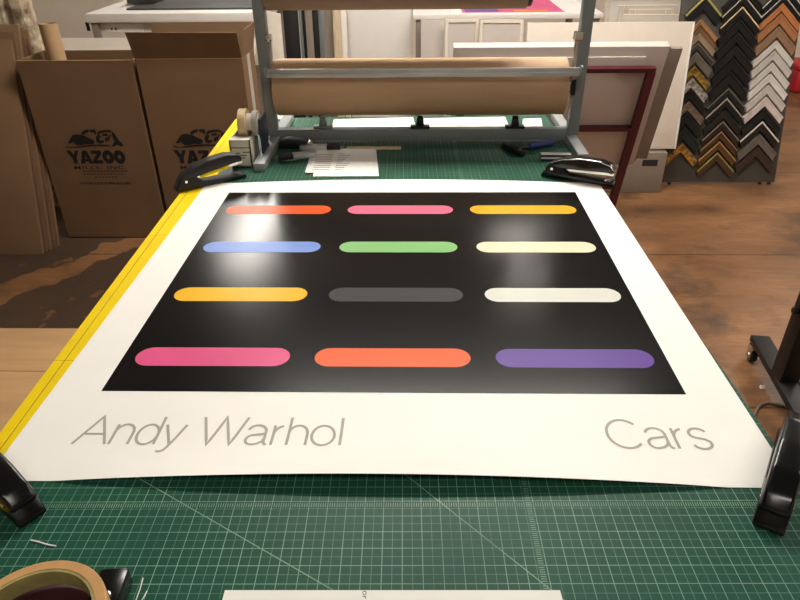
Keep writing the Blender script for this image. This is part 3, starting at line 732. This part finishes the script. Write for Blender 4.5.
# print bin (maroon) and what leans in it
K_ = -.32                                  # the bin slopes towards the viewer
def bz(x, y0, z): return Vector((x, y0+K_*z, z))
mbn = thing('print_bin', 'maroon painted print bin frame leaning boards behind the rack', 'print bin', (.75, 2.33, 0))
dv = Vector((0, K_, 1)).normalized(); nv = Vector((0, -1, K_)).normalized()
def bar(p, q, w, d): # rectangular bar between p and q lying in the sloped plane
    p, q = Vector(p), Vector(q); ax = (q-p).normalized(); side = ax.cross(nv).normalized()
    a = [p+side*w/2+nv*d/2, p-side*w/2+nv*d/2, p-side*w/2-nv*d/2, p+side*w/2-nv*d/2]
    return B().hexa(a, [v+(q-p) for v in a], .002)
MY = 2.318
for z in (.895, .575): obj('rail', bar(bz(.25,MY,z), bz(1.205 if z > .8 else 1.17,MY,z), .024, .03), 'maroon', mbn)
obj('post', bar(bz(1.187,MY+.0,.0), bz(1.187,MY,.885), .042, .03), 'maroon', mbn)
obj('post', bar(bz(.27,MY,.0), bz(.27,MY,.885), .042, .03), 'maroon', mbn)
for x in (.27, 1.187): obj('base_bar', B().box(x-.02, x+.02, MY, 2.60, .001, .035, .003), 'maroon', mbn)
obj('shelf', B().box(.22, 1.15, 2.25, 2.52, .30, .318, .002), 'taupe', mbn)
obj('shelf_lip', bar(bz(.25,MY+.024,.19), bz(1.17,MY+.024,.19), .018, .016), 'maroon', mbn)
for x in (.27, 1.13): obj('shelf_leg', B().box(x-.015, x+.015, 2.49, 2.52, .035, .30, .002), 'maroon', mbn)
def slope_panel(name, label, xa, xb, y0, z0, z1, th, mat, cat='board'):
    b = B().slab([bz(xa,y0,z0), bz(xb,y0,z0), bz(xb,y0,z1), bz(xa,y0,z1)], th, .003)
    return tag(obj(name, b, mat), label, cat, 'boards leaning in the print bin')
def topz(px, py, X): 
    p = at_x(px, py, X); return p
pC = topz(646, 47, 1.165); yC = 2.338
slope_panel('backing_board', 'lilac grey board directly behind the maroon rails', .29, 1.15, MY+.020, .20, .952, .008, 'lilac_grey')
slope_panel('stretched_canvas', 'thick lilac grey canvas leaning behind the board in the maroon bin', .222, 1.255, MY+.034, .34, 1.0, .05, 'lilac_grey', 'canvas')
slope_panel('backing_board', 'brown grey board leaning behind the thick canvas in the bin', .40, 1.285, MY+.092, .34, .985, .022, 'taupe')
slope_panel('backing_board', 'rearmost grey board leaning in the maroon bin, in front of the cream canvas', .45, 1.355, MY+.122, .34, .972, .02, 'board_grey')
# plinth and the large cream canvas on it
pl = thing('plinth_box', 'low grey box with a dark handle slot on the floor beside the bin', 'box', (1.2, 2.8, 0))
px1 = at_y(661, 188, 2.66).x
obj('body', B().box(.75, px1, 2.665, 2.98, .001, .262, .003), 'taupe', pl)
s0, s1 = at_y(643, 160, 2.663), at_y(657, 166, 2.663)
obj('handle_slot', B().box(s0.x, s1.x, 2.663, 2.667, s1.z, s0.z), 'dark_slot', pl)
XR_ = 1.655; ta = at_x(695, 21.5, XR_); 
cv = thing('stretched_canvas', 'largest cream canvas standing on the grey box beside the sample display', 'canvas', (1.15, 2.69, .262))
L0 = Vector((.69, 2.70, .276)); dz = ta.z-.276; ly = ta.y-2.70
obj('canvas_face', B().slab([L0, Vector((XR_-.012,2.70,.276)), Vector((XR_-.012,2.70+ly,ta.z)), Vector((.69,2.70+ly,ta.z))], .03, .004), 'cream', cv)
obj('edge_strip', B().slab([Vector((XR_-.012,2.695,.276)), Vector((XR_,2.695,.276)), Vector((XR_,2.695+ly,ta.z)), Vector((XR_-.012,2.695+ly,ta.z))], .035, .002), 'bench_white', cv)
# upright mouldings and boards, middle back
mo = [((263,10), (280,14), 3.12, 'cream', 'jagged cream moulding board standing behind the left rack post'),
      ((281,-6), (296,-6), 3.30, 'black_matte', 'widest black board of the row standing behind the rack'),
      ((297,-6), (299.5,-6), 3.27, 'steel_grey', 'thin grey strip beside the widest black board'),
      ((300,-6), (303,-6), 3.30, 'black_matte', 'narrow black board left of the taupe strip'),
      ((303.5,-6), (310,-6), 3.26, 'taupe', 'taupe moulding strip leaning among the black boards'),
      ((310.5,-6), (316.5,-6), 3.30, 'black_matte', 'black board just right of the taupe moulding strip'),
      ((317,-6), (322,-6), 3.28, 'steel_grey', 'pale grey strip standing left of the dark taupe board'),
      ((322.5,-6), (331,-6), 3.30, 'taupe', 'dark taupe board standing left of the pale wooden plank'),
      ((331.5,-6), (339,-6), 3.24, 'wood_pale', 'pale wooden plank standing left of the white panel'),
      ((340,-6), (345,-6), 3.26, 'bench_white', 'thin white strip standing against the white panel')]
for a, b, Y, mt, lab in mo: standing('moulding_board', lab, a, b, Y, .02, mt, 'moulding', 'mouldings standing behind the rack', lean=.05)
standing('white_panel', 'large blank white panel standing behind the middle of the rack', (346,-8), (411,-8), 3.4, .03, 'bench_white', 'panel')
# pale frames at back right
for a, b, Y, lab, pm in (((607,-6), (688,-6), 3.9, 'tallest cream frame at the back, between the rack and sample display', 'bench_white'),
                     ((619,5), (680,5), 3.75, 'medium cream frame at the back in front of the tallest one', 'cream'),
                     ((630,9), (672,9), 3.6, 'smallest cream frame at the back in front of the other two', 'bench_white')):
    framed(lab, a, b, Y, .04, .1, pmat=pm, group='pale frames at the back')
standing('pale_panel', 'low pale panel standing in front of the frames at the back', (624,14.5), (680,14.5), 3.4, .02, 'cream', 'panel')

# ------------------------------------------------------------------ moulding sample display
DB = Vector((1.99, 2.80, .036)); kk = .255
v_ = Vector((0, kk, 1)).normalized(); n_ = Vector((0, -1, kk)).normalized()
dspl = thing('sample_display', 'tall grey display board covered with frame corner samples', 'display board', (1.99, 2.82, 0))
def dpt(u, v, w=0): return DB + Vector((u,0,0)) + v_*v + n_*w
pL = at_plane(662, 182, DB, n_); pR = at_plane(774.5, 182, DB, n_)
uL, uR = pL.x-DB.x, pR.x-DB.x
vb = (pR-DB).dot(v_)
HD = 1.55
obj('board', B().slab([dpt(uL,vb), dpt(uR,vb), dpt(uR,HD), dpt(uL,HD)], .025, .002), 'display_grey', dspl)
for u in (uL+.05, uR-.03, uR-.09):
    p = dpt(u, vb+.08, -.03)
    lg = B().cyl((p.x,2.80,.002), (p.x,p.y,p.z+.02), .011, 12); obj('foot', lg, 'black_matte', dspl)
rs = B().hexa([dpt(uL+.1,HD*.7,-.025), dpt(uL+.14,HD*.7,-.025), dpt(uL+.14,HD*.7+.04,-.025), dpt(uL+.1,HD*.7+.04,-.025)], [Vector((DB.x+uL+.1,3.28,.001)), Vector((DB.x+uL+.14,3.28,.001)), Vector((DB.x+uL+.14,3.32,.001)), Vector((DB.x+uL+.1,3.32,.001))])
obj('rear_strut', rs, 'black_matte', dspl)
SM = {}
def smat(c, rough=.4, orn=None, metal=0):
    key = (c, rough, orn, metal)
    if key not in SM: SM[key] = M('sample_%d' % len(SM), c, rough, metal, var=.08, scale=60 if orn else 14, col2=orn, bump=.6 if orn else 0, bscale=80)
    return SM[key]
BLK, DKB = (20,19,19), (62,44,30)
WORD = {1:'topmost', 2:'second', 3:'third', 4:'fourth', 5:'fifth', 6:'sixth', 7:'seventh', 8:'eighth', 9:'ninth', 10:'tenth', 11:'eleventh', 12:'twelfth', 13:'thirteenth', 14:'fourteenth', 15:'fifteenth'}
# (apex pixel y, face colour, edge colour or None, look, ornate second colour)
colA = [(-4,BLK,(168,160,90),'wide black',None), (20,(168,122,80),None,'tan wood',None), (27,(128,92,62),None,'brown wood',None), (33,(150,128,104),None,'taupe',None), (43,(58,54,48),(120,108,92),'dark grey',None), (52,(112,104,92),None,'grey',None),
        (66,(60,48,24),None,'black-and-gold ornate',(196,152,60)), (78,(88,80,74),None,'silver-and-brown striped',(206,196,186)), (91,BLK,None,'black',None), (101,(92,74,60),None,'speckled brown',(140,118,98)), (113,(22,24,24),None,'matte black',None), (127,(26,34,32),None,'greenish black',None), (143,(70,44,18),None,'gold ornate',(206,150,60))]
colB = [(-14,BLK,None,'black',None), (-4,BLK,(190,180,160),'black silver-edged',None), (7,BLK,(214,190,140),'black gold-edged',None), (20,BLK,None,'black',None), (33,BLK,None,'black',None), (46,(24,23,22),None,'black',None), (59,BLK,None,'black',None), (73,(25,24,23),None,'black',None),
        (88,(30,29,28),(110,104,96),'black thin-edged',None), (98,BLK,(170,160,146),'black pale-edged',None), (110,(34,32,30),None,'charcoal',None), (121,(40,34,30),(136,122,104),'charcoal bright-edged',None), (131,(76,50,30),(150,118,76),'dark brown',None), (141,(92,60,34),(176,140,84),'brown gold-edged',None), (152,(72,52,36),(150,134,62),'dark brown olive-edged',None)]
colC = [(-14,BLK,(220,216,210),'black white-edged',None), (-4,BLK,(200,196,190),'black white-edged',None), (4,(196,128,78),None,'orange-brown wood',None), (14,(180,122,80),None,'light brown wood',None), (27,(150,118,92),None,'taupe brown',None), (41,(222,216,208),None,'white',None), (51,(206,200,192),None,'pale silver',None), (63,(216,210,202),None,'white',None), (74,(226,222,216),None,'white',None), (85,(206,198,192),None,'pale silver',None), (97,(220,206,200),None,'pinkish white',None),
        (109,(30,28,27),None,'black',None), (121,(34,30,28),(226,218,206),'black white-edged',None), (134,(112,102,92),None,'grey-brown',None), (147,(64,50,40),None,'dark brown',None)]
def chevron(uc, va, hs, wv, th, face, edge, orn, label, colname):
    def V(du, dv, w): return dpt(uc+du, va+dv, .001+w)
    b = B()
    # two mitred arms; cross-section: flat face with raised outer lip
    for s in (-1, 1):
        b.mi = 0
        a = [V(0,0,th), V(s*hs,-hs,th), V(s*(hs-wv*.25),-hs-wv*.75,th*.8), V(0,-wv,th*.8)]
        b.hexa(a, [V(0,0,0), V(s*hs,-hs,0), V(s*(hs-wv*.25),-hs-wv*.75,0), V(0,-wv,0)])
        e = wv*.2
        b.mi = 1
        a = [V(0,0,th+.004), V(s*hs,-hs,th+.004), V(s*(hs-e*.25),-hs-e*.75,th+.004), V(0,-e,th+.004)]
        b.hexa(a, [V(0,0,th-.002), V(s*hs,-hs,th-.002), V(s*(hs-e*.25),-hs-e*.75,th-.004), V(0,-e,th-.004)])
    m1 = smat(face, .38, orn); m2 = smat(edge, .35) if edge else m1
    o = obj('frame_sample', b, [m1, m2]); tag(o, label, 'frame sample', 'frame corner samples in the %s column' % colname)
    return o
for colname, data, xa, ya, xb, yb_, hs in (('left', colA, 700, 20, 680.5, 142, .098), ('middle', colB, 740.5, 7, 715.5, 153, .108), ('right', colC, 780.5, 5, 755.5, 147, .112)):
    ua = at_plane(xa, ya, DB, n_).x-DB.x; ub = at_plane(xb, yb_, DB, n_).x-DB.x
    va_, vb_ = (at_plane(xa, ya, DB, n_)-DB).dot(v_), (at_plane(xb, yb_, DB, n_)-DB).dot(v_)
    n = len(data); vs = []
    for (py, *_r2) in data:
        f = (py-ya)/(yb_-ya); vs.append((at_plane(xa+(xb-xa)*f, py, DB, n_)-DB).dot(v_))
    for i, (py, face, edge, look, orn) in enumerate(data):
        gap = (vs[i]-vs[i+1]) if i < n-1 else .075
        wv = max(.026, min(.08, gap*.74)); 
        f = (vs[i]-va_)/(vb_-va_); uc = ua+(ub-ua)*f
        k = i+1
        if i == n-1: where = 'lowest'
        elif i == 0: where = 'topmost'
        elif k <= n/2: where = WORD[k]+' from the top'
        else: where = WORD[n-i]+' from the bottom'
        chevron(uc, vs[i], hs*1.09, wv, .028, face, edge, orn, '%s corner sample, %s in the %s display column' % (look, where, colname), colname)

# ------------------------------------------------------------------ right: castered stand, cable, red case
beamA, beamB = at_z(760, 336, .1), at_z(812, 425, .1)
stn = thing('rolling_stand', 'black steel rolling stand with a caster, at the right picture edge', 'stand', (1.39, .72, 0))
d = (beamB-beamA); d.z = 0; d.normalize(); sd = Vector((-d.y, d.x, 0))
def beam(p, q, w, z0, z1, bev=.004):
    p, q = Vector((p.x,p.y,0)), Vector((q.x,q.y,0)); dd = (q-p).normalized(); s = Vector((-dd.y, dd.x, 0))*w/2
    a = [p+s, p-s, q-s, q+s]
    return B().hexa([v+Vector((0,0,z1)) for v in a], [v+Vector((0,0,z0)) for v in a], bev)
E2 = beamA+d*.75
obj('foot_beam', beam(beamA, E2, .072, .076, .104), 'black_matte', stn)
pm = beamA+d*.27
obj('post', B().box(pm.x-.034, pm.x+.034, pm.y-.035, pm.y+.035, .1, 1.0, .004), 'black_matte', stn)
obj('inner_tube', B().box(pm.x-.026, pm.x+.026, pm.y-.026, pm.y+.026, 1.0, 1.15, .003), 'black_matte', stn)
kz = at_y(797, 317, pm.y-.04)
obj('knob', B().cyl((pm.x-.034,pm.y,kz.z), (pm.x-.056,pm.y,kz.z), .012, 14, .002), 'black_plastic', stn)
cross = B().box(pm.x, pm.x+.75, pm.y-.03, pm.y+.03, .062, .1, .004); obj('cross_beam', cross, 'black_matte', stn)
def caster(p):
    w = B().cyl((p.x-.011,p.y,.0285), (p.x+.011,p.y,.0285), .028, 24, .004)
    o = obj('caster', w, 'rubber', stn)
    f = B().box(p.x-.017, p.x+.017, p.y-.018, p.y+.018, .060, .0755, .002)
    for sx in (-1, 1): f.box(p.x+sx*.0145-.002, p.x+sx*.0145+.002, p.y-.016, p.y+.016, .018, .064, .001)
    f.cyl((p.x-.020,p.y,.0285), (p.x+.020,p.y,.0285), .011, 14)
    obj('caster_fork', f, 'chrome', o)
caster(beamA+d*.03+Vector((-.022,0,0))); caster(E2-d*.035)
caster(Vector((pm.x+.71, pm.y, 0)))
tag(obj('power_cable', B().tube([at_z(x, y, .006) for x, y in ((748,440), (752,425), (754.5,416), (757,409), (761,404.5), (767,402.5), (774,403.5), (784,406), (795,410.5), (812,418))], .0055, 8), 'cable'), 'grey-brown power cable curving over the floor beside the table', 'cable')
p = at_z(762, 387, .002)
b = B()
for k in range(5):
    a = random.random()*6; r = .012; b.tube([(p.x+random.uniform(-r,r), p.y+random.uniform(-r,r), .002), (p.x+random.uniform(-r,r), p.y+random.uniform(-r,r), .006), (p.x+random.uniform(-r,r), p.y+random.uniform(-r,r), .002)], .0016, 6)
tag(obj('paper_scrap', b, 'sheet_white'), 'tiny white shredded paper scrap on the floor beside the rolling stand', 'scrap')
p = at_z(793, 93, 0)
rc = thing('red_case', 'red case on the floor at the right edge, beyond the sample display', 'case', (p.x+.35, p.y+.2, 0))
obj('body', B().box(p.x, p.x+.75, p.y, p.y+.4, .001, .20, .02, 3), 'red', rc)
obj('lid', B().box(p.x-.005, p.x+.755, p.y-.005, p.y+.405, .2, .25, .015, 3), 'red', rc)
obj('handle', B().tube([(p.x+.25,p.y+.2,.25), (p.x+.27,p.y+.2,.30), (p.x+.48,p.y+.2,.30), (p.x+.5,p.y+.2,.25)], .012), 'black_matte', rc)

# ------------------------------------------------------------------ world and view
w = bpy.data.worlds.new('world'); sc.world = w; w.use_nodes = True
w.node_tree.nodes['Background'].inputs[0].default_value = (.05,.05,.055,1)
vs_ = sc.view_settings
vs_.view_transform = 'Standard'; vs_.look = 'None'; vs_.gamma = 1; vs_.use_curve_mapping = False
vs_.exposure = 1.9
sc.cycles.max_bounces = 8; sc.cycles.diffuse_bounces = 5
sc.cycles.use_denoising = True
sc.cycles.sample_clamp_indirect = 4
